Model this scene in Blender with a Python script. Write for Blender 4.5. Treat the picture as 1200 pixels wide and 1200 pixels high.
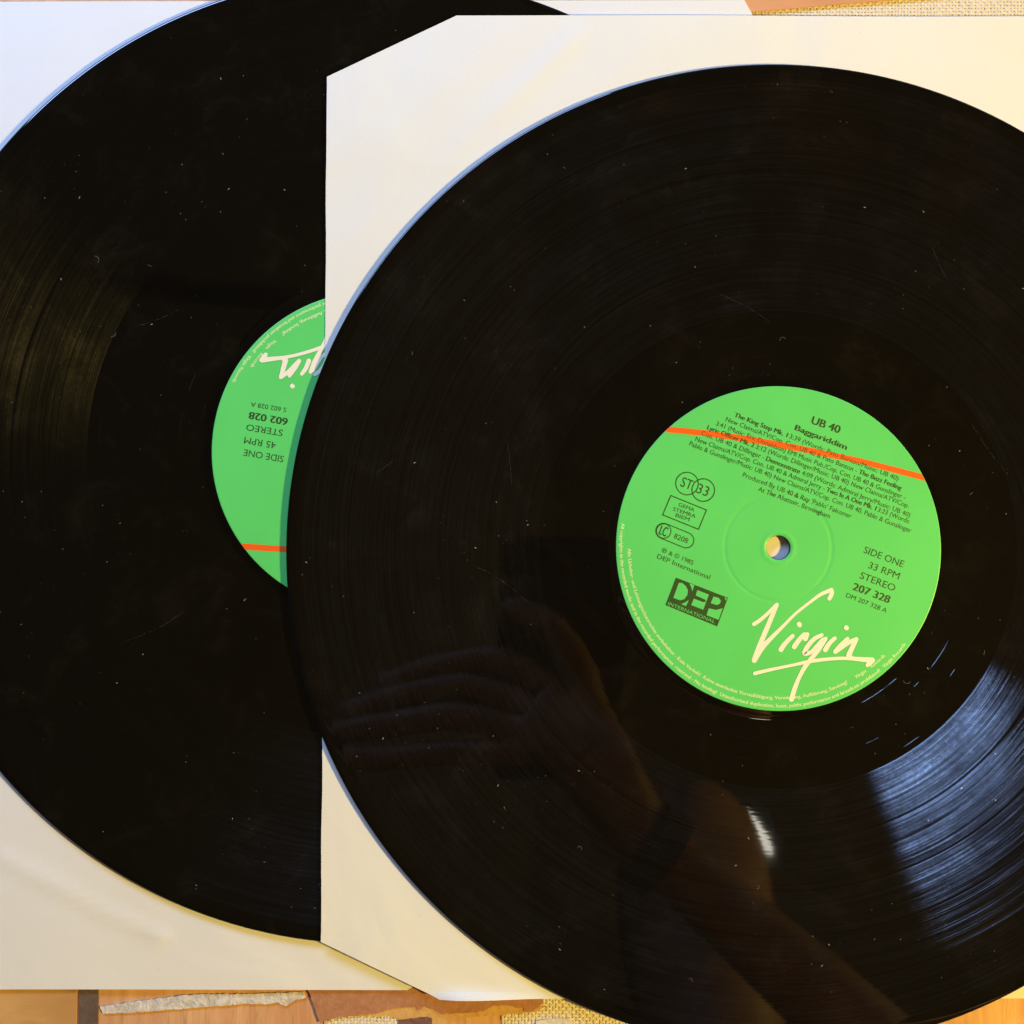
import bpy, bmesh, math, random
from mathutils import Vector, Matrix
from mathutils import noise as mn
from mathutils.geometry import tessellate_polygon
for o in list(bpy.data.objects): bpy.data.objects.remove(o)
S = bpy.context.scene
COL = S.collection
MM = 0.001
R = math.radians

# ------------------------------------------------------------------ camera
cam = bpy.data.objects.new('camera', bpy.data.cameras.new('camera'))
COL.objects.link(cam); S.camera = cam
cam.data.sensor_fit = 'HORIZONTAL'; cam.data.sensor_width = 36
cam.data.lens = 36*1177/1200
cam.data.clip_start = 0.004; cam.data.clip_end = 50
cam.location = (-79.94*MM, -0.62*MM, 310.94*MM)
cam.rotation_mode = 'XYZ'; cam.rotation_euler = (0.03751, 0.00406, 0)

# ------------------------------------------------------------------ light
W = bpy.data.worlds.new('World'); S.world = W; W.use_nodes = True
bg = W.node_tree.nodes['Background']; bg.inputs[0].default_value = (0.85, 0.86, 1.0, 1); bg.inputs[1].default_value = 0.085
def direction(az, el): return Vector((math.cos(R(az))*math.cos(R(el)), math.sin(R(az))*math.cos(R(el)), math.sin(R(el))))
NADIR = Vector((-0.08, 0.0, 0.0))
lampd = bpy.data.lights.new('warm_lamp', 'POINT')           # the warm table lamp to the right of the records
lamp = bpy.data.objects.new('warm_lamp', lampd); COL.objects.link(lamp)
lamp.location = (0.90, -0.23, 0.56)
lampd.energy = 84; lampd.color = (1.0, 0.725, 0.17); lampd.shadow_soft_size = 0.045
wind = bpy.data.lights.new('window_daylight', 'AREA')        # the blue evening window beyond the top left corner
win = bpy.data.objects.new('window_daylight', wind); COL.objects.link(win)
win.location = (-0.41, 0.72, 0.34)
wind.shape = 'RECTANGLE'; wind.size = 0.66; wind.size_y = 0.175
win.rotation_euler = (Vector((0.03, -0.05, 0)) - win.location).to_track_quat('-Z', 'Y').to_euler()
wind.energy = 12.0; wind.color = (0.33, 0.52, 1.0)
S.view_settings.view_transform = 'Standard'; S.view_settings.look = 'None'
S.view_settings.exposure = 0.0; S.view_settings.gamma = 1
S.render.engine = 'CYCLES'

# ------------------------------------------------------------------ data measured in millimetres
FRONT_TEXT = [(['*The King Step Mk. 1', '3:39 (Words: Pato Banton/Music: UB 40)'], (-13.22, 40.16), (36.62, 20.39), 1.42), (['New Claims/ATV/Cop. Con. UB 40 & Pato Banton -', '*The Buzz Feeling'], (-15.85, 38.77), (37.55, 17.5), 1.42), (['3:41 (Music: Eric Donaldson) EMI Music Pub./Cop. Con. UB 40 & Gunslinger -'], (-18.81, 37.46), (38.65, 14.63), 1.42), (['*Lyric Officer Mk. 2', '3:12 (Words: Dillinger/Music: UB 40) New Claims/ATV/Cop.'], (-21.59, 36.25), (39.75, 12.02), 1.42), (['Con. UB 40 & Dillinger -', '*Demonstrate', '4:09 (Words: Admiral Jerry/Music: UB 40)'], (-23.35, 34.52), (40.02, 9.23), 1.42), (['New Claims/ATV/Cop. Con. UB 40 & Admiral Jerry -', '*Two In A One Mk. 1', '3:23 (Words:'], (-25.19, 32.72), (39.94, 7.28), 1.42), (['Pablo & Gunslinger/Music: UB 40) New Claims/ATV/Cop. Con. UB 40, Pablo & Gunslinger'], (-27.0, 31.25), (40.29, 4.52), 1.42), (["Produced By UB 40 & Ray 'Pablo' Falconer"], (-10.77, 21.71), (22.16, 8.92), 1.42), (['At The Abattoir, Birmingham'], (-6.06, 17.4), (15.66, 8.92), 1.42), (['*UB 40'], (10.24, 38.08), (18.89, 34.9), 2.37), (['*Baggariddim'], (5.2, 36.11), (21.02, 29.87), 1.68), (['SIDE ONE'], (25.82, -1.49), (37.7, -6.03), 2.05), (['33 RPM'], (27.19, -6.16), (36.35, -9.66), 2.05), (['STEREO'], (24.55, -9.27), (35.0, -13.29), 2.05), (['*207 328'], (22.25, -12.72), (33.39, -16.92), 2.24), (['DM 207 328 A'], (20.28, -14.98), (32.5, -19.81), 1.39), (['ST'], (-29.9, 18.84), (-26.59, 17.56), 3.03), (['33'], (-24.96, 16.83), (-21.63, 15.58), 3.03), (['GEMA'], (-30.48, 12.71), (-25.67, 10.96), 1.13), (['STEMRA'], (-32.11, 11.35), (-25.3, 9.0), 1.13), (['BIEM'], (-31.36, 9.45), (-27.2, 8.01), 1.13), (['*LC'], (-36.52, 4.16), (-34.37, 3.33), 2.89), (['8208'], (-31.97, 2.94), (-27.82, 1.3), 1.58), (['℗ & © 1985'], (-35.74, -1.23), (-26.17, -5.26), 1.32), (['DEP International'], (-37.08, -3.18), (-21.14, -9.67), 1.39)]
BACK_TEXT = [(['SIDE ONE'], (26.92, -3.52), (38.56, -7.98), 2.0), (['45 RPM'], (28.47, -8.13), (37.67, -11.71), 2.0), (['STEREO'], (25.68, -11.49), (36.34, -15.49), 1.95), (['*602 028'], (23.47, -14.69), (34.86, -19.11), 2.18), (['S 602 028 A'], (23.37, -18.05), (33.78, -21.95), 1.39)]
INTERNATIONAL = ((-33.84, -17.37), (-19.68, -23.01))
GEMA_BOX = [(-32.68, 15.92), (-21.82, 11.48), (-24.28, 5.59), (-35.19, 10.02)]
ST_C = [(-27.7, 19.58), (-22.76, 17.59)]
LC_C = [(-34.95, 5.1), (-28.08, 2.28)]
DEP_BOX = [(-31.27, -9.1), (-15.47, -15.24), (-18.83, -23.91), (-34.51, -17.45)]
DEP_GREEN = [[(-30.37, -10.71), (-29.33, -10.76), (-28.3, -11.62), (-27.65, -12.91), (-27.79, -14.34), (-28.71, -15.63), (-30.01, -16.02), (-32.08, -15.25)], [(-27.17, -10.86), (-25.7, -11.38), (-26.31, -13.3), (-26.61, -12.0)], [(-27.41, -15.89), (-28.21, -17.78), (-29.76, -17.14), (-28.46, -16.67)], [(-24.75, -12.91), (-21.23, -14.28), (-22.1, -16.41), (-22.48, -15.76), (-25.28, -14.54)], [(-25.85, -15.5), (-23.01, -16.56), (-22.1, -16.41), (-23.02, -18.87), (-26.65, -17.45)], [(-19.88, -14.85), (-18.33, -15.24), (-17.61, -16.15), (-17.95, -17.06), (-18.86, -17.44), (-20.73, -16.88)], [(-21.33, -18.43), (-19.13, -18.92), (-17.1, -18.43), (-18.38, -21.9), (-22.0, -20.55)], [(-16.51, -15.16), (-15.78, -15.42), (-16.13, -16.15)]]
ORANGE_UP = [(-38.04, 37.26), (-32.81, 37.05), (-22.11, 35.99), (-8.03, 34.02), (5.0, 31.63), (25.81, 27.27), (43.82, 22.61), (49.16, 21.3)]
ORANGE_LO = [(-38.05, 35.79), (-32.82, 35.21), (-22.12, 34.16), (-8.04, 32.05), (4.98, 29.69), (25.13, 25.63), (43.79, 20.65), (49.13, 19.35)]
VIRGIN = [[(-7.64, -23.24, 1.16), (-5.61, -21.89, 1.12), (-3.2, -19.76, 1.04), (-0.68, -17.38, 1.27)], [(-0.68, -17.38, 1.27), (-2.67, -22.03, 1.42), (-4.74, -26.79, 1.49), (-6.42, -30.82, 1.57), (-7.63, -34.18, 1.57)], [(-7.63, -34.18, 1.49), (-5.32, -30.45, 1.57), (-2.73, -27.71, 1.27), (1.35, -23.68, 0.97), (5.06, -20.01, 0.86), (9.5, -16.53, 0.86), (12.84, -14.15, 1.04), (15.97, -12.86, 1.27)], [(15.97, -12.86, 1.27), (16.07, -13.96, 1.3), (15.32, -15.5, 1.19)], [(0.47, -30.92, 1.49), (1.85, -28.98, 1.34), (4.07, -26.79, 1.19)], [(6.05, -23.2, 1.42), (6.2, -23.49, 1.42)], [(4.51, -30.08, 1.49), (6.08, -27.89, 1.42), (7.56, -26.35, 1.27)], [(7.19, -26.6, 1.27), (8.48, -26.31, 1.27)], [(8.48, -26.31, 1.27), (7.91, -27.7, 1.42)], [(12.88, -26.53, 1.12), (10.85, -27.52, 1.27), (8.99, -29.35, 1.34), (7.69, -31.54, 1.42), (7.86, -32.2, 1.27), (9.7, -31.61, 1.19), (11.56, -29.71, 1.27), (13.23, -27.88, 1.27)], [(14.08, -27.59, 1.12), (12.28, -30.44, 1.27), (9.87, -33.37, 1.34), (7.82, -35.92, 1.34), (5.95, -39.21, 1.19), (4.45, -42.85, 1.42), (3.5, -45.95, 1.49)], [(13.93, -30.99, 1.49), (15.23, -28.98, 1.34), (16.79, -27.52, 1.19)], [(20.28, -24.22, 1.34), (20.46, -24.44, 1.34)], [(16.96, -31.54, 1.42), (18.52, -29.71, 1.34), (20.67, -27.66, 1.19)], [(17.59, -31.17, 1.27), (20.73, -28.98, 1.27), (23.31, -27.77, 1.34)], [(23.31, -27.77, 1.34), (22.0, -30.44, 1.49), (20.98, -32.63, 1.64)], [(20.98, -32.63, 1.64), (21.77, -33.54, 1.27)], [(-7.52, -38.12, 1.12), (-2.08, -36.84, 0.97), (4.16, -35.56, 0.89), (9.3, -34.46, 1.12), (14.44, -33.8, 1.04), (19.94, -33.54, 1.04), (25.43, -33.91, 1.42), (27.99, -34.16, 1.71)], [(28.18, -34.16, 1.49), (26.69, -35.55, 1.34)]]
C2 = (-124.4, 30.02)
TORNFILM = [(-206.91, -139.96), (-198.09, -138.67), (-187.7, -137.37), (-181.21, -136.34), (-169.51, -136.06), (-153.91, -135.78), (-144.82, -135.38), (-144.03, -137.04), (-147.4, -137.81), (-149.98, -139.6), (-152.59, -138.58), (-156.48, -139.1), (-161.68, -138.86), (-174.67, -139.9), (-185.06, -140.68), (-198.04, -141.73), (-205.84, -142.0)]
BROWN = [(-148.77, -126.79), (-142.98, -135.46), (-139.54, -144.63), (-134.1, -142.84), (-122.69, -141.67), (-118.8, -140.52), (-113.62, -139.74), (-110.51, -139.48), (-110.24, -140.76), (-107.91, -139.48), (-105.06, -140.49), (-102.98, -141.76), (-95.46, -141.49), (-91.57, -141.23), (-88.98, -140.46), (-86.39, -139.18), (-81.98, -139.18), (-79.9, -139.94), (-77.57, -139.68), (-77.83, -140.95), (-74.72, -140.95), (-71.61, -138.39), (-70.82, -131.76), (-101.98, -124.15)]
OCHRE_EDGE = [(-133.1, -142.67), (-118.83, -140.1), (-104.56, -139.05), (-101.44, -141.09), (-86.39, -138.51), (-70.83, -139.5), (-73.94, -141.29), (-100.65, -143.38), (-101.94, -146.18), (-105.83, -146.19), (-106.36, -142.88), (-114.92, -143.66), (-118.82, -142.39)]
PURPLE = [(-115.95, -143.61), (-107.13, -142.58), (-105.57, -143.09), (-105.56, -147.67), (-114.89, -147.68)]
WHITEBLOB = [(-73.96, -144.02), (-70.85, -143.25), (-63.61, -142.99), (-62.58, -145.27), (-70.86, -147.82), (-73.96, -146.81)]
TOPBOARD = [(-15.28, 188.7), (-15.45, 167.85), (-6.32, 168.65), (15.41, 170.65), (36.87, 172.38), (87.83, 176.37), (88.07, 188.44)]
crease = [(-237.88, -94.26), (-222.04, -102.48), (-206.24, -110.95), (-187.88, -118.62)]

# ------------------------------------------------------------------ materials
def mat(name, col, rough=0.6, spec=0.5, **kw):
    m = bpy.data.materials.new(name); m.use_nodes = True
    b = m.node_tree.nodes['Principled BSDF']
    b.inputs['Base Color'].default_value = (*col, 1); b.inputs['Roughness'].default_value = rough
    b.inputs['Specular IOR Level'].default_value = spec
    m.diffuse_color = (*col, 1)
    return m
class NT:
    def __init__(s, m): s.t = m.node_tree; s.n = s.t.nodes; s.b = s.n['Principled BSDF']
    def new(s, k, **kw):
        x = s.n.new(k)
        for a, v in kw.items(): setattr(x, a, v)
        return x
    def set(s, sock, v):
        if hasattr(v, 'is_output'): s.t.links.new(v, sock)
        else:
            sock.default_value = v
    def m(s, op, a, b=0.0, c=None, clamp=False):
        x = s.new('ShaderNodeMath', operation=op, use_clamp=clamp); s.set(x.inputs[0], a); s.set(x.inputs[1], b)
        if c is not None: s.set(x.inputs[2], c)
        return x.outputs[0]
    def v(s, op, a, b=None, scale=None):
        x = s.new('ShaderNodeVectorMath', operation=op); s.set(x.inputs[0], a)
        if b is not None: s.set(x.inputs[1], b)
        if scale is not None: s.set(x.inputs['Scale'], scale)
        return x.outputs['Value'] if op in ('LENGTH', 'DOT_PRODUCT') else x.outputs['Vector']
    def xyz(s, x, y, z):
        c = s.new('ShaderNodeCombineXYZ'); s.set(c.inputs[0], x); s.set(c.inputs[1], y); s.set(c.inputs[2], z); return c.outputs[0]
    def sep(s, v):
        c = s.new('ShaderNodeSeparateXYZ'); s.set(c.inputs[0], v); return c.outputs
    def noise(s, vec, scale, detail=3, rough=0.55, dist=0.0, out='Fac'):
        x = s.new('ShaderNodeTexNoise'); s.set(x.inputs['Vector'], vec); x.inputs['Scale'].default_value = scale
        x.inputs['Detail'].default_value = detail; x.inputs['Roughness'].default_value = rough; x.inputs['Distortion'].default_value = dist
        return x.outputs[out]
    def ramp(s, f, lo, hi, a=0.0, b=1.0, smooth=True):
        x = s.new('ShaderNodeMapRange'); x.interpolation_type = 'SMOOTHSTEP' if smooth else 'LINEAR'
        s.set(x.inputs[0], f); x.inputs[1].default_value = lo; x.inputs[2].default_value = hi
        x.inputs[3].default_value = a; x.inputs[4].default_value = b; return x.outputs[0]
    def mix(s, f, a, b):
        x = s.new('ShaderNodeMix', data_type='RGBA'); s.set(x.inputs['Factor'], f)
        for k, c in (('A', a), ('B', b)):
            q = [i for i in x.inputs if i.name == k and i.type == 'RGBA'][0]
            s.set(q, (*c, 1) if isinstance(c, tuple) else c)
        return [o for o in x.outputs if o.type == 'RGBA'][0]
    def obj(s): return s.new('ShaderNodeTexCoord').outputs['Object']
    def bump(s, h, strength, dist):
        x = s.new('ShaderNodeBump'); s.set(x.inputs['Height'], h); x.inputs['Strength'].default_value = strength
        x.inputs['Distance'].default_value = dist; return x.outputs[0]

def vinyl(name, r_in, gaps, rings, seed, gain, spread):
    """Black pressed vinyl: polished land plus the two walls of the V-shaped groove, each with its own true normal."""
    m = mat(name, (0.0065, 0.0058, 0.0045), 0.07, 0.42); t = NT(m)
    x, y, z = t.sep(t.obj())
    flat = t.xyz(x, y, 0.0)
    r = t.m('MULTIPLY', t.v('LENGTH', flat), 1000.0)              # radius in mm
    rh = t.v('NORMALIZE', flat); cx, cy, _ = t.sep(rh)
    def ring(freq, ang, sd):                                       # streaks that run along the groove
        return t.noise(t.xyz(t.m('MULTIPLY', r, freq), t.m('MULTIPLY', cx, ang), t.m('MULTIPLY_ADD', cy, ang, sd)), 1.0, 2, 0.6)
    fine = ring(5.0, 1.5, seed); mid = ring(1.1, 2.2, seed+5); slow = ring(0.22, 1.0, seed+9)
    smudge = t.noise(t.obj(), 55.0, 6, 0.72, 0.5); dusty = t.noise(t.obj(), 900.0, 3, 0.7)
    mask = t.m('MULTIPLY', t.ramp(r, r_in, r_in+0.25), t.ramp(r, 146.0, 145.4))
    for g, w in gaps:
        mask = t.m('MULTIPLY', mask, t.ramp(t.m('ABSOLUTE', t.m('SUBTRACT', r, g)), w, w+0.35, 0.03, 1.0))
    amp = t.m('MULTIPLY', t.ramp(fine, 0.36, 0.64, 0.35, 1.3), t.ramp(mid, 0.35, 0.65, 0.55, 1.25))
    amp = t.m('MULTIPLY', amp, t.ramp(slow, 0.3, 0.7, 0.75, 1.2))
    amp = t.m('MULTIPLY', amp, t.ramp(smudge, 0.3, 0.7, 0.45, 1.4))
    amp = t.m('MULTIPLY', amp, t.ramp(dusty, 0.35, 0.7, 0.8, 1.25))
    mask = t.m('MULTIPLY', mask, amp)
    edge = t.m('MULTIPLY', t.ramp(t.m('ABSOLUTE', t.m('SUBTRACT', r, r_in)), 0.05, 0.3, 1.0, 0.0), 1.1)
    mask = t.m('ADD', mask, edge)
    for g, w in gaps:                                              # one bright shoulder on each track gap
        mask = t.m('ADD', mask, t.ramp(t.m('ABSOLUTE', t.m('SUBTRACT', r, g+w+0.1)), 0.02, 0.22, 0.9, 0.0))
    th = t.m('ARCTAN2', y, x)
    for k, rr in enumerate(rings):                                 # spiral run-out cut
        rad = t.m('MULTIPLY_ADD', th, 0.10, rr)
        mask = t.m('ADD', mask, t.m('MULTIPLY', t.ramp(t.m('ABSOLUTE', t.m('SUBTRACT', r, rad)), 0.05, 0.12, 1.3, 0.0), t.ramp(t.noise(t.xyz(cx, cy, float(k)*3.1+seed), 7.5, 1, 0.5), 0.56, 0.62)))
    tilt = t.m('MULTIPLY_ADD', t.m('SUBTRACT', fine, 0.5), 0.16, R(45))
    zc = t.m('COSINE', tilt); sn = t.m('SINE', tilt)
    out = t.n['Material Output']; last = t.b.outputs[0]
    for sgn in (-1, 1):
        s_ = t.m('MULTIPLY', sn, float(sgn))
        nv = t.xyz(t.m('MULTIPLY', cx, s_), t.m('MULTIPLY', cy, s_), zc)
        vt = t.new('ShaderNodeVectorTransform', vector_type='NORMAL', convert_from='OBJECT', convert_to='WORLD'); t.set(vt.inputs[0], nv)
        g = t.new('ShaderNodeBsdfAnisotropic'); g.distribution = 'BECKMANN'
        c = t.new('ShaderNodeCombineColor')
        for i in range(3): t.set(c.inputs[i], t.m('MULTIPLY', mask, gain))
        t.set(g.inputs['Color'], c.outputs[0]); g.inputs['Roughness'].default_value = spread
        t.set(g.inputs['Normal'], vt.outputs[0])
        a = t.new('ShaderNodeAddShader'); t.set(a.inputs[0], last); t.set(a.inputs[1], g.outputs[0]); last = a.outputs[0]
    t.set(out.inputs['Surface'], last)
    t.set(t.b.inputs['Roughness'], t.ramp(t.noise(t.obj(), 30.0, 4), 0.35, 0.7, 0.025, 0.055))
    dirt = t.m('ADD', t.ramp(smudge, 0.50, 0.75, 0.0, 0.8), t.m('MULTIPLY', t.ramp(mid, 0.4, 0.65), t.ramp(r, r_in, r_in+1, 0.0, 0.10)))
    t.set(t.b.inputs['Base Color'], t.mix(dirt, (0.0034, 0.0028, 0.0018), (0.0085, 0.0068, 0.0046)))
    t.set(t.b.inputs['Normal'], t.bump(t.m('ADD', t.noise(t.obj(), 9.0, 2), t.m('MULTIPLY', mid, 0.012)), 0.10, 0.002))
    return m

def paper(name, col, stain):
    m = mat(name, col, 0.62, 0.25); t = NT(m); o = t.obj()
    f = t.ramp(t.noise(o, 9.0, 4, 0.6), 0.42, 0.78)
    c = t.mix(f, col, stain)
    c = t.mix(t.ramp(t.noise(o, 2600.0, 2, 0.7), 0.3, 0.7, 0.0, 0.12), c, (0.62, 0.58, 0.50))
    c = t.mix(t.ramp(t.noise(o, 120.0, 3, 0.8), 0.70, 0.78, 0.0, 0.30), c, (0.60, 0.55, 0.42))
    t.set(t.b.inputs['Base Color'], c)
    h = t.m('ADD', t.m('MULTIPLY', t.noise(o, 13.0, 3, 0.45, 1.2), 1.0), t.m('MULTIPLY', t.noise(o, 900.0, 2), 0.02))
    t.set(t.b.inputs['Normal'], t.bump(h, 0.5, 0.0018))
    return m
def wood(name, a, b, scale=60.0, stretch=(1, 14, 1), rough=0.5):
    m = mat(name, a, rough, 0.4); t = NT(m)
    mp = t.new('ShaderNodeMapping'); t.set(mp.inputs['Vector'], t.obj()); mp.inputs['Scale'].default_value = stretch
    n1 = t.noise(mp.outputs[0], scale, 6, 0.7, 0.5); n2 = t.noise(mp.outputs[0], scale*4, 3, 0.6)
    n3 = t.noise(t.obj(), 22.0, 3)
    c = t.mix(t.ramp(n1, 0.35, 0.68), a, b); c = t.mix(t.ramp(n2, 0.58, 0.72, 0, 0.4), c, tuple(v*0.45 for v in a))
    c = t.mix(t.ramp(n3, 0.35, 0.7, 0, 0.5), c, tuple(min(1, v*1.25) for v in b))
    t.set(t.b.inputs['Base Color'], c); t.set(t.b.inputs['Normal'], t.bump(n1, 0.4, 0.0006)); return m
def mottled(name, a, b, scale=150.0, rough=0.6, bumpd=0.0004, spec=0.4):
    m = mat(name, a, rough, spec); t = NT(m); n = t.noise(t.obj(), scale, 5, 0.7, 0.4)
    t.set(t.b.inputs['Base Color'], t.mix(t.ramp(n, 0.35, 0.68), a, b)); t.set(t.b.inputs['Normal'], t.bump(n, 0.6, bumpd)); return m

M = {}
M['paper_front'] = paper('cream_sleeve_paper', (0.84, 0.825, 0.745), (0.81, 0.785, 0.665))
M['paper_back'] = paper('white_sleeve_paper', (0.83, 0.815, 0.765), (0.81, 0.79, 0.71))
def green(name, col):
    m = mat(name, col, 0.42, 0.45); t = NT(m)
    n = t.noise(t.obj(), 35.0, 3)
    t.set(t.b.inputs['Base Color'], t.mix(t.ramp(n, 0.3, 0.7), col, tuple(v*1.06 for v in col)))
    t.set(t.b.inputs['Normal'], t.bump(t.noise(t.obj(), 1500.0, 2), 0.15, 0.0002)); return m
M['green'] = green('green_label_paper', (0.112, 0.66, 0.14))
M['orange'] = mat('orange_print', (0.95, 0.13, 0.005), 0.45)
M['ink'] = mat('dark_print', (0.028, 0.075, 0.012), 0.5)
M['cream'] = mat('cream_print', (0.93, 0.89, 0.68), 0.5)
M['pale'] = mat('pale_print', (0.66, 0.90, 0.42), 0.5)
M['dust'] = mat('dust', (0.36, 0.34, 0.30), 0.9)
M['table'] = wood('orange_brown_wood', (0.60, 0.28, 0.13), (0.76, 0.44, 0.22), 160, (1, 0.10, 1))
M['ochre'] = wood('ochre_wood', (0.54, 0.28, 0.09), (0.66, 0.38, 0.14), 60, (0.2, 1, 1))
M['darkstrip'] = mottled('dark_grey_strip', (0.13, 0.085, 0.06), (0.17, 0.12, 0.09), 200)
M['brown'] = mottled('brown_paper', (0.42, 0.18, 0.085), (0.50, 0.235, 0.12), 260, 0.7)
M['film'] = mottled('dry_adhesive_film', (0.60, 0.53, 0.46), (0.86, 0.80, 0.72), 330, 0.35, 0.0010, 0.6)
M['yellow'] = mottled('yellow_card', (0.62, 0.33, 0.09), (0.70, 0.42, 0.15), 300)
M['purple'] = mottled('dull_purple_card', (0.16, 0.075, 0.06), (0.24, 0.12, 0.09), 400)
M['white'] = mottled('white_paste', (0.68, 0.58, 0.42), (0.8, 0.72, 0.55), 300, 0.7, 0.001)
M['board'] = wood('orange_board', (0.60, 0.27, 0.11), (0.68, 0.34, 0.16), 50, (0.2, 1, 1))
M['thread'] = mottled('jute_thread', (0.72, 0.60, 0.42), (0.84, 0.75, 0.58), 900, 0.9, 0.0002)
M['weaveback'] = mat('backing_cloth', (0.33, 0.24, 0.12), 0.9)
M['skin'] = mottled('skin', (0.21, 0.115, 0.06), (0.27, 0.15, 0.08), 60, 0.5, 0.0005)
M['band'] = mat('black_strap', (0.02, 0.024, 0.03), 0.6)
M['phone'] = mat('black_phone', (0.05, 0.045, 0.04), 0.6, 0.2)
M['shade'] = mat('dark_shade', (0.02, 0.018, 0.015), 0.7)
M['cloth'] = mottled('brown_shirt_cloth', (0.24, 0.15, 0.09), (0.30, 0.19, 0.12), 40, 0.9, 0.004)
M['hair'] = mat('dark_hair', (0.03, 0.02, 0.013), 0.6)
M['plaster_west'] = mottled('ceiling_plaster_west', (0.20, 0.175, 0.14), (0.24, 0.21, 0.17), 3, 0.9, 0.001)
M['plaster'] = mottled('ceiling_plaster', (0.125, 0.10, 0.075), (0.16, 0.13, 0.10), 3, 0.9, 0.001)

# ------------------------------------------------------------------ mesh helpers (millimetres in, metres out)
def link(name, verts, faces, m, parent=None, smooth=False, kind=None):
    me = bpy.data.meshes.new(name); me.from_pydata([(v[0]*MM, v[1]*MM, v[2]*MM) for v in verts], [], faces); me.update()
    if m: me.materials.append(m)
    if smooth: me.shade_smooth()
    o = bpy.data.objects.new(name, me); COL.objects.link(o); o.parent = parent
    if kind: o['kind'] = kind
    return o
def tag(o, label, cat, group=None, kind=None):
    o['label'] = label; o['category'] = cat
    if group: o['group'] = group
    if kind: o['kind'] = kind
    return o
def root(name, x, y, z, label, cat, group=None):
    o = bpy.data.objects.new(name, None); COL.objects.link(o); o.location = (x*MM, y*MM, z*MM); o.empty_display_size = 0.02
    return tag(o, label, cat, group)
def slab(name, poly, z0, z1, m, parent=None, jag=0.0, seed=0, off=(0, 0)):
    """A flat piece with thickness; jag roughens its outline like torn paper."""
    rnd = random.Random(seed); P = []
    n = len(poly)
    for i in range(n):
        a = Vector(poly[i][:2]); b = Vector(poly[(i+1) % n][:2]); P.append(a)
        if jag and (b-a).length > 1.2:
            k = int((b-a).length/0.9); nn = Vector((-(b-a).y, (b-a).x)).normalized()
            for j in range(1, k): P.append(a.lerp(b, j/k) + nn*rnd.uniform(-jag, jag))
    P = [p-Vector(off) for p in P]
    if sum(P[i].x*P[(i+1) % len(P)].y-P[(i+1) % len(P)].x*P[i].y for i in range(len(P))) < 0: P.reverse()
    tri = tessellate_polygon([[Vector((p.x, p.y, 0)) for p in P]])
    n = len(P); V = [(p.x, p.y, z1) for p in P]+[(p.x, p.y, z0) for p in P]; F = []
    for t in tri:
        a, b, c = t; ar = (P[b]-P[a]).cross(P[c]-P[a])
        if ar < 0: t = (a, c, b)
        F.append(tuple(t)); F.append(tuple(n+i for i in reversed(t)))
    for i in range(n): j = (i+1) % n; F.append((i, n+i, n+j, j))
    return link(name, V, F, m, parent)

# ------------------------------------------------------------------ text as flat printed meshes
_tc = {}
def glyphs(txt, bold):
    key = (txt, bold)
    if key in _tc: return _tc[key]
    c = bpy.data.curves.new('t', 'FONT'); c.body = txt; c.size = 1.0; c.resolution_u = 3; c.fill_mode = 'FRONT'
    c.offset = 0.0
    o = bpy.data.objects.new('t', c); COL.objects.link(o); bpy.context.view_layer.update()
    dg = bpy.context.evaluated_depsgraph_get(); ev = o.evaluated_get(dg); me = ev.to_mesh()
    V = [(v.co.x, v.co.y) for v in me.vertices]; F = [tuple(p.vertices) for p in me.polygons]
    ev.to_mesh_clear(); bpy.data.objects.remove(o); bpy.data.curves.remove(c)
    if bold:                                                       # heavier type: the same letters overprinted
        V0, F0 = V, F; V = []; F = []
        for k, dx in enumerate((-0.02, 0.0, 0.02, 0.04)):
            F += [tuple(i+len(V) for i in f) for f in F0]; V += [(x+dx, y, k) for x, y in V0]
    else: V = [(x, y, 0) for x, y in V]
    _tc[key] = (V, F); return V, F
CAP = max(v[1] for v in glyphs('H', False)[0])
def run(segs):
    V, F, x = [], [], 0.0
    for s in segs:
        bold = s.startswith('*'); gv, gf = glyphs(s.lstrip('*'), bold)
        x0 = min(v[0] for v in gv); x1 = max(v[0] for v in gv); b = len(V)
        V += [(v[0]-x0+x, v[1], v[2]) for v in gv]; F += [tuple(i+b for i in f) for f in gf]; x += x1-x0+0.30
    return V, F, x-0.30
def print_line(segs, a, b, cap, z, m, parent, name='text_line'):
    V, F, w = run(segs); a = Vector(a); b = Vector(b); d = (b-a); L = d.length; d /= L; u = Vector((-d.y, d.x))
    P = [a + d*(v[0]/w*L) + u*(v[1]/CAP*cap) for v in V]
    return link(name, [(p.x, p.y, z+0.001*v[2]) for p, v in zip(P, V)], F, m, parent)
def print_arc(segs, r, a0, a1, cap, z, m, parent, ang=0.0, name='rim_text'):
    """Lettering that runs anticlockwise along radius r from angle a0 to a1 (degrees), its top towards the centre."""
    V, F, w = run(segs)
    P = []
    for x, y, k in V:
        t = R(a0 + (a1-a0)*x/w); rr = r - y/CAP*cap; P.append((rr*math.cos(t), rr*math.sin(t), z+0.001*k))
    return link(name, P, F, m, parent)
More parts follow.
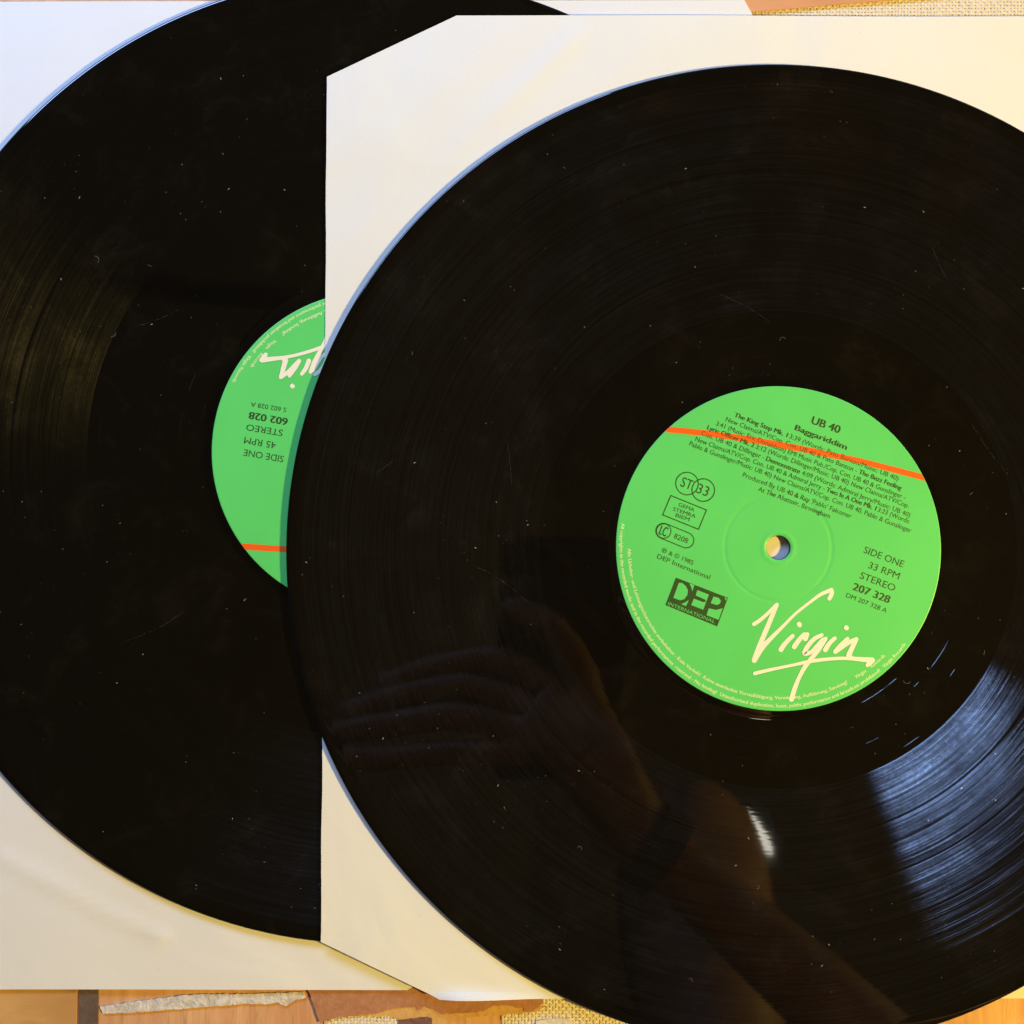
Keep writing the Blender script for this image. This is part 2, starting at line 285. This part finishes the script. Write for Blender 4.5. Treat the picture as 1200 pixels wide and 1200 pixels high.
def stroke(pts, z, V, F, clampr=None):
    """Brush stroke of varying width with round ends."""
    P = [Vector(p[:2]) for p in pts]; Wd = [p[2]/2 for p in pts]; n = len(P)
    Lf, Rt = [], []
    for i in range(n):
        d = (P[min(i+1, n-1)]-P[max(i-1, 0)]).normalized(); q = Vector((-d.y, d.x))*Wd[i]; Lf.append(P[i]+q); Rt.append(P[i]-q)
    b = len(V); V += [(p.x, p.y, z) for p in Lf]+[(p.x, p.y, z) for p in Rt]
    F += [(b+i+1, b+i, b+n+i, b+n+i+1) for i in range(n-1)]
    for e, dz in ((0, 0.001), (n-1, 0.002)):
        b = len(V); k = 14
        V += [(P[e].x+Wd[e]*math.cos(2*math.pi*j/k), P[e].y+Wd[e]*math.sin(2*math.pi*j/k), z+dz) for j in range(k)]
        F.append(tuple(b+j for j in range(k)))
def smooth_pts(pts, sub=5):
    if len(pts) < 3: return pts
    out = []; n = len(pts)
    for i in range(n-1):
        p0, p1, p2, p3 = (Vector(pts[max(0, i-1)]), Vector(pts[i]), Vector(pts[i+1]), Vector(pts[min(n-1, i+2)]))
        for j in range(sub):
            t = j/sub
            out.append(tuple(0.5*((2*p1)+(p2-p0)*t+(2*p0-5*p1+4*p2-p3)*t*t+(3*p1-p0-3*p2+p3)*t**3)))
    out.append(tuple(pts[-1])); return out
def outline(pts, w, z, m, parent, name, closed=True):
    """Thin printed line along a closed path."""
    P = [Vector(p) for p in pts]; n = len(P); V = []; F = []
    for i in range(n):
        d1 = (P[i]-P[i-1]).normalized(); d2 = (P[(i+1) % n]-P[i]).normalized()
        q = (Vector((-d1.y, d1.x))+Vector((-d2.y, d2.x))).normalized(); k = w/2/max(0.5, q.dot(Vector((-d2.y, d2.x))))
        V += [(P[i].x+q.x*k, P[i].y+q.y*k, z), (P[i].x-q.x*k, P[i].y-q.y*k, z)]
    for i in range(n): j = (i+1) % n; F.append((2*i, 2*i+1, 2*j+1, 2*j))
    return link(name, V, F, m, parent)
def circ(c, r, a0=0, a1=360, k=40):
    n = k if a1-a0 >= 360 else k+1
    return [(c[0]+r*math.cos(R(a0+(a1-a0)*i/k)), c[1]+r*math.sin(R(a0+(a1-a0)*i/k))) for i in range(n)]
def lathe(name, prof, m, parent, seg=360, smooth=True, closed=True):
    V = []; F = []; n = len(prof)
    for i in range(seg):
        c, s = math.cos(2*math.pi*i/seg), math.sin(2*math.pi*i/seg)
        V += [(r*c, r*s, z) for r, z in prof]
    for i in range(seg):
        j = (i+1) % seg
        for k in range(n if closed else n-1):
            l = (k+1) % n; F.append((i*n+k, i*n+l, j*n+l, j*n+k))
    o = link(name, V, F, m, parent)
    bm = bmesh.new(); bm.from_mesh(o.data); bmesh.ops.recalc_face_normals(bm, faces=bm.faces); bm.to_mesh(o.data); bm.free()
    if smooth:
        o.data.shade_smooth()
        try: o.data.set_sharp_from_angle(angle=R(62))
        except Exception: pass
    return o

# ------------------------------------------------------------------ the table and what lies on it under the records
link('table_top', [(-700, -600, -0.66), (700, -600, -0.66), (700, 600, -0.66), (-700, 600, -0.66)], [(0, 1, 2, 3)], M['table'], kind='structure')
tag(slab('wooden_plank', [(-420, -400), (-213.7, -400), (-213.9, -120), (-420, -120)], -0.65, -0.1, M['ochre']),
    'ochre yellow wooden plank sticking out below the bottom left corner', 'plank')
tag(slab('dark_strip', [(-213.3, -400), (-207.3, -400), (-207.4, -125), (-213.4, -125)], -0.65, -0.3, M['darkstrip']),
    'narrow dark grey strip beside the ochre plank', 'strip')
film = tag(slab('torn_adhesive_film', TORNFILM, -0.65, -0.28, M['film'], jag=0.16, seed=3),
    'torn ragged beige film stuck to the orange wood below the sleeve', 'torn film')
tag(slab('brown_paper', BROWN, -0.17, -0.05, M['brown'], jag=0.18, seed=5),
    'reddish brown paper with torn lower edge below the cut sleeve corner', 'paper')
tag(slab('yellow_card', OCHRE_EDGE, -0.27, -0.18, M['yellow'], jag=0.2, seed=8),
    'torn yellow ochre card peeping out under the brown paper', 'card')
tag(slab('purple_card', PURPLE, -0.26, -0.14, M['purple'], jag=0.12, seed=9),
    'small dull purple card scrap at the bottom edge of the picture', 'card')
tag(slab('paste_spot', WHITEBLOB, -0.6, -0.12, M['white'], jag=0.15, seed=10),
    'pale paste spot on the woven cloth at the bottom edge', 'paste')
tag(slab('orange_board', TOPBOARD, -0.15, 0.24, M['board']),
    'orange wooden board lying on the woven cloth at the top right', 'board')
def burlap(x0, y0, x1, y1, z, pitch, label, seed):
    rt = root('woven_cloth', (x0+x1)/2, (y0+y1)/2, z, label, 'cloth')
    w, h = (x1-x0)/2, (y1-y0)/2; rnd = random.Random(seed); V, F = [], []
    def thread(c, lo, hi, vert, ph):
        n = int((hi-lo)/pitch*4); b = len(V); hw = pitch*rnd.uniform(0.34, 0.43); ph0 = rnd.random()*6
        for i in range(n+1):
            s = lo+(hi-lo)*i/n; zz = 0.075*math.sin(math.pi*s/pitch+ph); cc = c+0.10*math.sin(s*0.35+ph0)+rnd.uniform(-.02, .02)
            for k, q in ((-hw, -0.07), (0, 0.05), (hw, -0.07)):
                V.append((cc+k, s, zz+q) if vert else (s, cc+k, zz+q))
        for i in range(n):
            for k in (0, 1):
                f = (b+3*i+k, b+3*i+k+1, b+3*i+3+k+1, b+3*i+3+k); F.append(f if vert else f[::-1])
    k = 0; c = -w
    while c < w: thread(c, -h, h, True, math.pi*k); c += pitch*rnd.uniform(0.93, 1.07); k += 1
    k = 0; c = -h
    while c < h: thread(c, -w, w, False, math.pi*(k+1)); c += pitch*rnd.uniform(0.93, 1.07); k += 1
    link('threads', V, F, M['thread'], rt, smooth=True, kind='stuff')
    slab('backing', [(-w, -h), (w, -h), (w, h), (-w, h)], -0.25, -0.11, M['weaveback'], rt)
    return rt
burlap(-13, 150, 92, 189, -0.45, 1.02, 'coarse woven beige cloth along the top edge behind the front sleeve', 2)
burlap(-84.0, -176, 12, -128, -0.40, 1.02, 'coarse woven beige cloth below the front record at the bottom', 4)
burlap(-138.0, -176, -113, -142.2, -0.40, 1.02, 'small patch of woven cloth under torn brown paper at the bottom', 6)

# ------------------------------------------------------------------ paper inner sleeves
def sleeve(name, outline_pts, zfun, m, label, res=2.2, th=0.22, mapx=None):
    """outline_pts: (y range, left x(y), right x(y)); a sheet that follows zfun with real thickness and a second ply."""
    y0, y1, xl, xr = outline_pts
    ny = int((y1-y0)/res); nx = int(320/res); rt = root(name, -124 if 'back' in label else 60, 0, 0, label, 'record sleeve')
    off = rt.location/MM
    V = []; F = []; P = []
    ys = sorted(set([y0+(y1-y0)*j/ny for j in range(ny+1)]+[k for k in (mapx or [])]))
    ny = len(ys)-1
    for y in ys:
        a, b = xl(y)+0.22*mn.noise(Vector((y*.05, 3, 0)))+0.07*mn.noise(Vector((y*.4, 9, 0))), xr(y)
        for i in range(nx+1):
            x = a+(b-a)*i/nx; V.append((x-off[0], y-off[1], zfun(x, y)-off[2]))
    n = len(V); V += [(x, y, z-th) for x, y, z in V]; w = nx+1
    for j in range(ny):
        for i in range(nx):
            a = j*w+i; F.append((a, a+1, a+w+1, a+w)); F.append((n+a, n+a+w, n+a+w+1, n+a+1))
    ring = [i for i in range(w)]+[j*w+nx for j in range(1, ny+1)]+[ny*w+i for i in range(nx-1, -1, -1)]+[j*w for j in range(ny-1, 0, -1)]
    for k in range(len(ring)):
        a, b = ring[k], ring[(k+1) % len(ring)]; F.append((a, n+a, n+b, b))
    link('paper', V, F, m, rt, smooth=True)
    o = rt.children[0]
    try: o.data.set_sharp_from_angle(angle=R(40))
    except Exception: pass
    return rt
def lerp_pts(pts):
    pts = sorted(pts)
    def f(y):
        if y <= pts[0][0]: return pts[0][1]
        for (a, u), (b, v) in zip(pts, pts[1:]):
            if y <= b: return u+(v-u)*(y-a)/(b-a)
        return pts[-1][1]
    return f
def sstep(t): t = max(0.0, min(1.0, t)); return t*t*(3-2*t)
def seg_dist(x, y, a, b):
    a = Vector(a); b = Vector(b); p = Vector((x, y)); d = b-a; t = max(0, min(1, (p-a).dot(d)/d.length_squared)); return (p-a-d*t).length, t
def z_back(x, y):
    d = math.hypot(x-C2[0], y-C2[1]); free = sstep((d-151)/12.0)
    z = 0.5 + free*(0.30*mn.noise(Vector((x*.018, y*.018, 1.0)))+0.05)
    m_ = 9
    for i in range(len(crease)-1):
        m_ = min(m_, seg_dist(x, y, crease[i], crease[i+1])[0])
    z += free*0.34*math.exp(-(m_/2.0)**2)
    ed = min(abs(y+134.3), abs(y-172.6)); z += free*(0.0)
    return max(z, 0.30)
def z_front(x, y):
    d = max(0.0, math.hypot(x-C2[0], y-C2[1])-150)
    z = 2.5 - 1.15*sstep(d/70.0)
    free = sstep((math.hypot(x, y)-153)/12.0)
    z += free*(0.22*mn.noise(Vector((x*.02, y*.02, 7.0)))+0.0)
    # diagonal ripple near the top left cut corner
    q, t = seg_dist(x, y, (-100, 120), (-62, 160)); z += free*0.30*math.exp(-(q/3.5)**2)
    q, t = seg_dist(x, y, (-134, 60), (-118, 130)); z += free*0.10*math.exp(-(q/5.0)**2)
    q, t = seg_dist(x, y, (-128, -80), (-112, -128)); z += free*0.14*math.exp(-(q/3.5)**2)
    # bottom edge curls up a little towards the cut corner
    e = (y-(-136.3)) if x < 60 else 99
    if e < 4: z += free*1.5*sstep((3.2-e)/3.2)*sstep((x+108)/12)*sstep((-40-x)/30)
    return min(z, 2.5) if free <= 0 else z
BS_R = lerp_pts([(-134.4, -113.1), (-118, -82), (-60, 68), (120, 68), (155, 0.5), (168.9, -6.1), (172.5, -8.1)])
sleeve('record_sleeve', (-134.4, 172.45, lambda y: -243.5-9, lambda y: max(-113.1+0*y, min(60, BS_R(y)))), z_back, M['paper_back'],
       'plain white paper inner sleeve under the back record at the left', mapx=[168.9, 155, -118])
FL = lerp_pts([(-136.2, -103.1), (-119.3, -139.05), (147.1, -139.05), (166.6, -98.6)])
FR = lerp_pts([(-136.2, 138), (-119.3, 168), (147.1, 168), (166.6, 140)])
sleeve('record_sleeve', (-136.2, 166.6, FL, FR), z_front, M['paper_front'],
       'cream paper inner sleeve with cut corners under the front record', mapx=[-119.3, 147.1, -135.6, -134.9, -134.2])

# ------------------------------------------------------------------ records
def dust(parent, z, n, seed, rin=51):
    rnd = random.Random(seed); V, F = [], []
    def quad(x, y, l, w, a, zz):
        b = len(V); c, s = math.cos(a), math.sin(a)
        for u, v, h in ((-l, 0, 0), (0, -w, .02), (l, 0, 0), (0, w, .02), (0, 0, w*0.9)):
            V.append((x+u*c-v*s, y+u*s+v*c, zz+h))
        for i in range(4): F.append((b+i, b+(i+1) % 4, b+4))
    cl = [(rnd.uniform(-140, 140), rnd.uniform(-140, 140)) for _ in range(26)]
    for i in range(n):
        if rnd.random() < 0.35:
            c = rnd.choice(cl); x, y = rnd.gauss(c[0], 9), rnd.gauss(c[1], 9)
        else:
            x, y = rnd.uniform(-149, 149), rnd.uniform(-149, 149)
        r = math.hypot(x, y)
        if not rin < r < 148: continue
        sz = rnd.choice((0.035, 0.04, 0.05, 0.05, 0.065, 0.085, 0.13)); el = rnd.choice((1, 1, 1.3, 2.2, 3.5))
        quad(x, y, sz*el, sz, rnd.uniform(0, 3.14), z)
    for i in range(16):                                           # curled lint fibres
        x, y = rnd.uniform(-130, 130), rnd.uniform(-130, 130)
        if not rin+3 < math.hypot(x, y) < 140: continue
        a = rnd.uniform(0, 6.28); k = rnd.uniform(-.5, .5)
        for j in range(rnd.randint(4, 12)):
            quad(x, y, 0.17, 0.028, a, z+0.03); x += 0.25*math.cos(a); y += 0.25*math.sin(a); a += k+rnd.uniform(-.2, .2)
    for i in range(14):                                           # hairline scratches
        x, y = rnd.uniform(-125, 125), rnd.uniform(-125, 125)
        if not rin+12 < math.hypot(x, y) < 128: continue
        a = rnd.uniform(0, 6.28); k = rnd.uniform(-.02, .02)
        for j in range(rnd.randint(6, 22)):
            if math.hypot(x, y) > 146 or math.hypot(x, y) < rin+1: break
            if rnd.random() < 0.8: quad(x, y, 0.5, 0.012, a, z)
            x += 0.9*math.cos(a); y += 0.9*math.sin(a); a += k
    return link('dust', V, F, M['dust'], parent, kind='stuff')

def record(x, y, z, label, m, art, rot):
    rt = root('vinyl_record', x, y, z, label, 'vinyl record', 'records lying on their sleeves')
    T = 1.62
    top = [(3.62, T-0.22), (3.9, T), (50.2, T), (51.0, T-0.25), (52.5, T-0.36), (54, T-0.40), (145.6, T-0.40), (146.6, T-0.37), (147.6, T-0.33),
           (148.8, T-0.33), (149.5, T-0.38), (149.95, T-0.46), (150.3, T-0.66), (150.4, 0.75)]
    prof = top + [(150.3, 0.45), (149.95, 0.08), (149.2, 0.0), (146, 0.06), (51, 0.1), (50.2, 0.0), (3.9, 0.0), (3.62, 0.22)]
    disc = lathe('vinyl_disc', prof, m, rt, 420)
    zl = T+0.11
    lab_prof = [(3.75, zl-0.10), (4.0, zl-0.01), (4.35, zl+0.10), (4.8, zl+0.11), (5.3, zl+0.03), (5.9, zl), (6.4, zl), (15.2, zl), (15.6, zl), (15.95, zl-0.05), (16.35, zl-0.09), (16.75, zl-0.04), (17.1, zl), (17.5, zl), (48.9, zl), (49.2, zl), (49.45, zl-0.006),
                (49.46, zl-0.02), (3.8, zl-0.12)]
    lab = lathe('paper_label', lab_prof, M['green'], rt, 256)
    lab['label'] = art['label']; lab.rotation_euler.z = rot
    z0 = zl+0.030
    band = [(-0.0, 0)]
    # orange band, clipped to the round label
    def interp(pts, xx):
        for a, b in zip(pts, pts[1:]):
            if xx <= b[0]: break
        return a[1]+(b[1]-a[1])*(xx-a[0])/(b[0]-a[0])
    V, F = [], []; xs = [i*0.5 for i in range(-80, 102)]; cols = []
    for xx in xs:
        lo, hi = interp(ORANGE_LO, xx), interp(ORANGE_UP, xx); lim = math.sqrt(max(0, 49.42**2-xx*xx))
        if lo >= lim: continue
        cols.append((xx, lo, min(hi, lim)))
    for i, (xx, lo, hi) in enumerate(cols): V += [(xx, lo, z0-0.012), (xx, hi, z0-0.012)]
    F = [(2*i, 2*i+2, 2*i+3, 2*i+1) for i in range(len(cols)-1)]
    link('orange_band', V, F, M['orange'], lab)
    print_arc(['*All copyrights in the recorded works and in the recorded performances  reserved - No lending!  Unauthorized duplication, lease, public performance and broadcast prohibited!   Virgin Records'],
              48.35, 171.0, 322.6, 1.05, z0, M['pale'], lab)
    print_arc(['*Alle Urheber- und Leistungsschutzrechte vorbehalten - Kein Verleih!  Keine unerlaubte Vervielf\u00e4ltigung, Vermietung, Auff\u00fchrung, Sendung!      Virgin    Records'],
              45.95, 180.3, 314.3, 1.05, z0+0.004, M['pale'], lab)
    V, F = [], []
    for i, st in enumerate(VIRGIN): stroke(smooth_pts(st), z0+0.012+0.003*i, V, F)
    link('script_logo', V, F, M['cream'], lab)
    for segs, a, b, cap in art['text']: print_line(segs, a, b, cap, z0+0.004, M['ink'], lab)
    if art['full']:
        for c in ST_C: outline(circ(c, 3.45, k=48), 0.32, z0+0.002+0.002*ST_C.index(c), M['ink'], lab, 'printed_circle')
        outline(GEMA_BOX, 0.32, z0+0.002, M['ink'], lab, 'printed_box')
        a, b = Vector(LC_C[0]), Vector(LC_C[1]); an = math.degrees(math.atan2((b-a).y, (b-a).x))
        outline(circ(b, 2.35, an-90, an+90, 16)+circ(a, 2.35, an+90, an+270, 16), 0.3, z0+0.002, M['ink'], lab, 'printed_capsule')
        outline(circ(a+(b-a).normalized()*0.08, 2.2, k=32), 0.26, z0+0.006, M['ink'], lab, 'printed_circle')
        def flat(name, poly, z, m):
            tri = tessellate_polygon([[Vector((p[0], p[1], 0)) for p in poly]])
            F = []
            for t in tri:
                A, B, C = [Vector(poly[i]) for i in t]
                F.append(tuple(t) if (B-A).cross(C-A) > 0 else tuple(reversed(t)))
            return link(name, [(p[0], p[1], z) for p in poly], F, m, lab)
        flat('printed_block', DEP_BOX, z0+0.002, M['ink'])
        V, F = [], []
        for poly in DEP_GREEN:
            b0 = len(V); V += [(p[0], p[1], z0+0.010) for p in poly]
            for t in tessellate_polygon([[Vector((p[0], p[1], 0)) for p in poly]]):
                A, B, C = [Vector(poly[i]) for i in t]
                F.append(tuple(b0+i for i in (t if (B-A).cross(C-A) > 0 else reversed(t))))
        link('letter_counters', V, F, M['green'], lab)
        print_line(['INTERNATIONAL'], INTERNATIONAL[0], INTERNATIONAL[1], 1.0, z0+0.018, M['green'], lab)
    return rt
vf = vinyl('front_vinyl', 73.2, [(88.8, 0.28), (103.6, 0.30), (117.2, 0.32), (131.5, 0.25)], [53.3, 58.8, 64.9, 71.1], 1.0, 0.0125, 0.125)
vb = vinyl('back_vinyl', 88.4, [(111.8, 0.35)], [53.2, 59.6, 65.7, 72.1, 78.3, 84.3], 31.0, 0.0006, 0.32)
fr = record(0, 0, 2.55, 'front black record with its whole green label in view, marked 33 RPM', vf,
            dict(label='green label marked 33 RPM', text=FRONT_TEXT, full=True), 0.0)
bk = record(C2[0], C2[1], 0.55, 'back black record half hidden by the front sleeve, label upside down and marked 45 RPM', vb,
            dict(label='green label marked 45 RPM, upside down', text=BACK_TEXT, full=False), R(191.2))
dust(fr, 1.62-0.39, 900, 11); dust(bk, 1.62-0.39, 700, 12)

# ------------------------------------------------------------------ seen only as reflections in the vinyl
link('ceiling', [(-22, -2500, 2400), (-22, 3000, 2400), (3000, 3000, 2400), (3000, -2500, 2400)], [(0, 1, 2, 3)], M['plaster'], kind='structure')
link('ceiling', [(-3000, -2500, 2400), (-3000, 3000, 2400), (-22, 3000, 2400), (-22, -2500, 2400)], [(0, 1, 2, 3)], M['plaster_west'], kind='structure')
link('ceiling_beam', [(x, y, z) for z in (2340, 2399) for x, y in ((-1200, 705), (-480, 705), (-480, 735), (-1200, 735))],
     [(0, 3, 2, 1), (4, 5, 6, 7), (0, 1, 5, 4), (1, 2, 6, 5), (2, 3, 7, 6), (3, 0, 4, 7)], M['shade'], kind='structure')
ph = root('phone', -56, -66, 313.5, 'black phone held above the records, mirrored dark in the front record', 'phone')
def rbox(w, h, t, r, k=6):
    pts = []
    for cx_, cy_, a in ((w/2-r, h/2-r, 0), (-w/2+r, h/2-r, 90), (-w/2+r, -h/2+r, 180), (w/2-r, -h/2+r, 270)):
        pts += circ((cx_, cy_), r, a, a+90, k)
    return pts
slab('phone_body', rbox(72, 146, 8, 9), 0.0, 8.0, M['phone'], ph)

hand = root('person', 30, -200, 0, 'person leaning over, bare forearm with a black wristband, mirrored in the front record', 'person')
def skinned(name, chain, parent, m, levels=2):
    """chain: list of (x, y, z, radius, parent index)."""
    me = bpy.data.meshes.new(name); off = parent.location/MM
    me.from_pydata([((c[0]-off[0])*MM, (c[1]-off[1])*MM, (c[2]-off[2])*MM) for c in chain], [(c[4], i) for i, c in enumerate(chain) if c[4] is not None], [])
    me.materials.append(m); o = bpy.data.objects.new(name, me); COL.objects.link(o); o.parent = parent
    sk = o.modifiers.new('skin', 'SKIN'); me.skin_vertices.new() if not me.skin_vertices else None
    for i, c in enumerate(chain):
        sv = me.skin_vertices[0].data[i]; sv.radius = (c[3]*MM, c[3]*MM); sv.use_root = (c[4] is None)
    ss = o.modifiers.new('sub', 'SUBSURF'); ss.levels = levels; ss.render_levels = levels
    sk.use_smooth_shade = True
    return o
Hc = [(-30, -135, 298, 24, None), (-8, -166, 292, 18, 0), (35, -203, 286, 20, 1), (95, -250, 276, 24, 2), (160, -302, 262, 28, 3), (235, -365, 235, 38, 4),
      (-56, -104, 302, 23, 0)]
# fingers (rooted in the palm), reaching to the left and gripping the phone
def finger(pts): 
    base = len(Hc)
    for i, q in enumerate(pts): Hc.append((*q, 6 if i == 0 else base+i-1))
finger([(-62, -84, 306, 10.5), (-95, -66, 314, 9.5), (-130, -72, 316, 8.5), (-160, -84, 312, 7.5)])
finger([(-70, -95, 306, 10.5), (-110, -82, 310, 9.5), (-148, -88, 310, 8.5), (-180, -98, 306, 7.5)])
finger([(-78, -106, 303, 10), (-118, -98, 302, 9), (-155, -103, 300, 8), (-192, -108, 296, 7)])
finger([(-84, -120, 299, 9), (-120, -118, 295, 8), (-155, -120, 291, 7.2), (-182, -118, 288, 6.4)])
b0 = len(Hc)
for i, q in enumerate([(-40, -100, 300, 13), (-48, -72, 303, 11), (-66, -46, 305, 9.5), (-92, -34, 306, 8)]): Hc.append((*q, 0 if i == 0 else b0+i-1))
b1 = len(Hc)                                                        # upper arm, chest, neck and head leaning over the table
Hc += [(285, -450, 330, 52, 5), (270, -540, 470, 70, b1), (110, -560, 480, 120, b1+1), (95, -600, 260, 135, b1+2), (-60, -570, 470, 80, b1+2), (-120, -520, 300, 52, b1+4),
       (110, -480, 620, 62, b1+2), (108, -360, 740, 78, b1+6), (106, -300, 800, 84, b1+7), (104, -262, 752, 30, b1+8)]
skinned('arm_and_hand', Hc, hand, M['skin'])
skinned('shirt', [(110, -545, 470, 140, None), (95, -590, 250, 155, 0), (262, -530, 470, 84, 0), (284, -462, 350, 66, 2), (-52, -558, 470, 96, 0), (-116, -522, 320, 66, 4)], hand, M['cloth'])
skinned('hair', [(106, -385, 800, 78, None), (106, -330, 860, 70, 0), (106, -430, 720, 60, 0)], hand, M['hair'])
wb = lathe('wristband', [(21.5, -9), (23.5, -9), (24.0, 0), (23.5, 9), (21.5, 9), (21.2, 0)], M['band'], hand, 48)
wb.location = (Vector((2, -175, 291))*MM)-hand.location
wb.rotation_euler = Vector((43, -37, -6)).to_track_quat('Z', 'Y').to_euler()

# unseen glowing tubes added overhead to put a glint on the front record
cl = root('glint_source', 500, -705, 2200, 'unseen glowing tubes added to put a glint in the lower part of the front record', 'added glow')
em = mat('glint_glow', (1, 1, 1)); em.node_tree.nodes['Principled BSDF'].inputs['Emission Color'].default_value = (1, 0.95, 0.80, 1)
em.node_tree.nodes['Principled BSDF'].inputs['Emission Strength'].default_value = 17
lathe('glint_hood', [(12, 120), (40, 60), (56, 20), (54, 20), (38, 58), (10, 118)], M['shade'], cl, 48)
for k, (px_, py_, ln, rd, an) in enumerate(((-12, 8, 48, 8, 36), (6, -4, 54, 11, 40), (20, -22, 26, 6, 30))):
    o = lathe('glint_tube', [(0.5, -ln), (rd*0.9, -ln*0.92), (rd*1.5, -ln*0.3), (rd*1.3, ln*0.5), (rd*0.6, ln*0.95), (0.5, ln)], em, cl, 20)
    o.location = (Vector((px_, py_, -14)))*MM; o.rotation_euler = (R(90), 0, R(an))
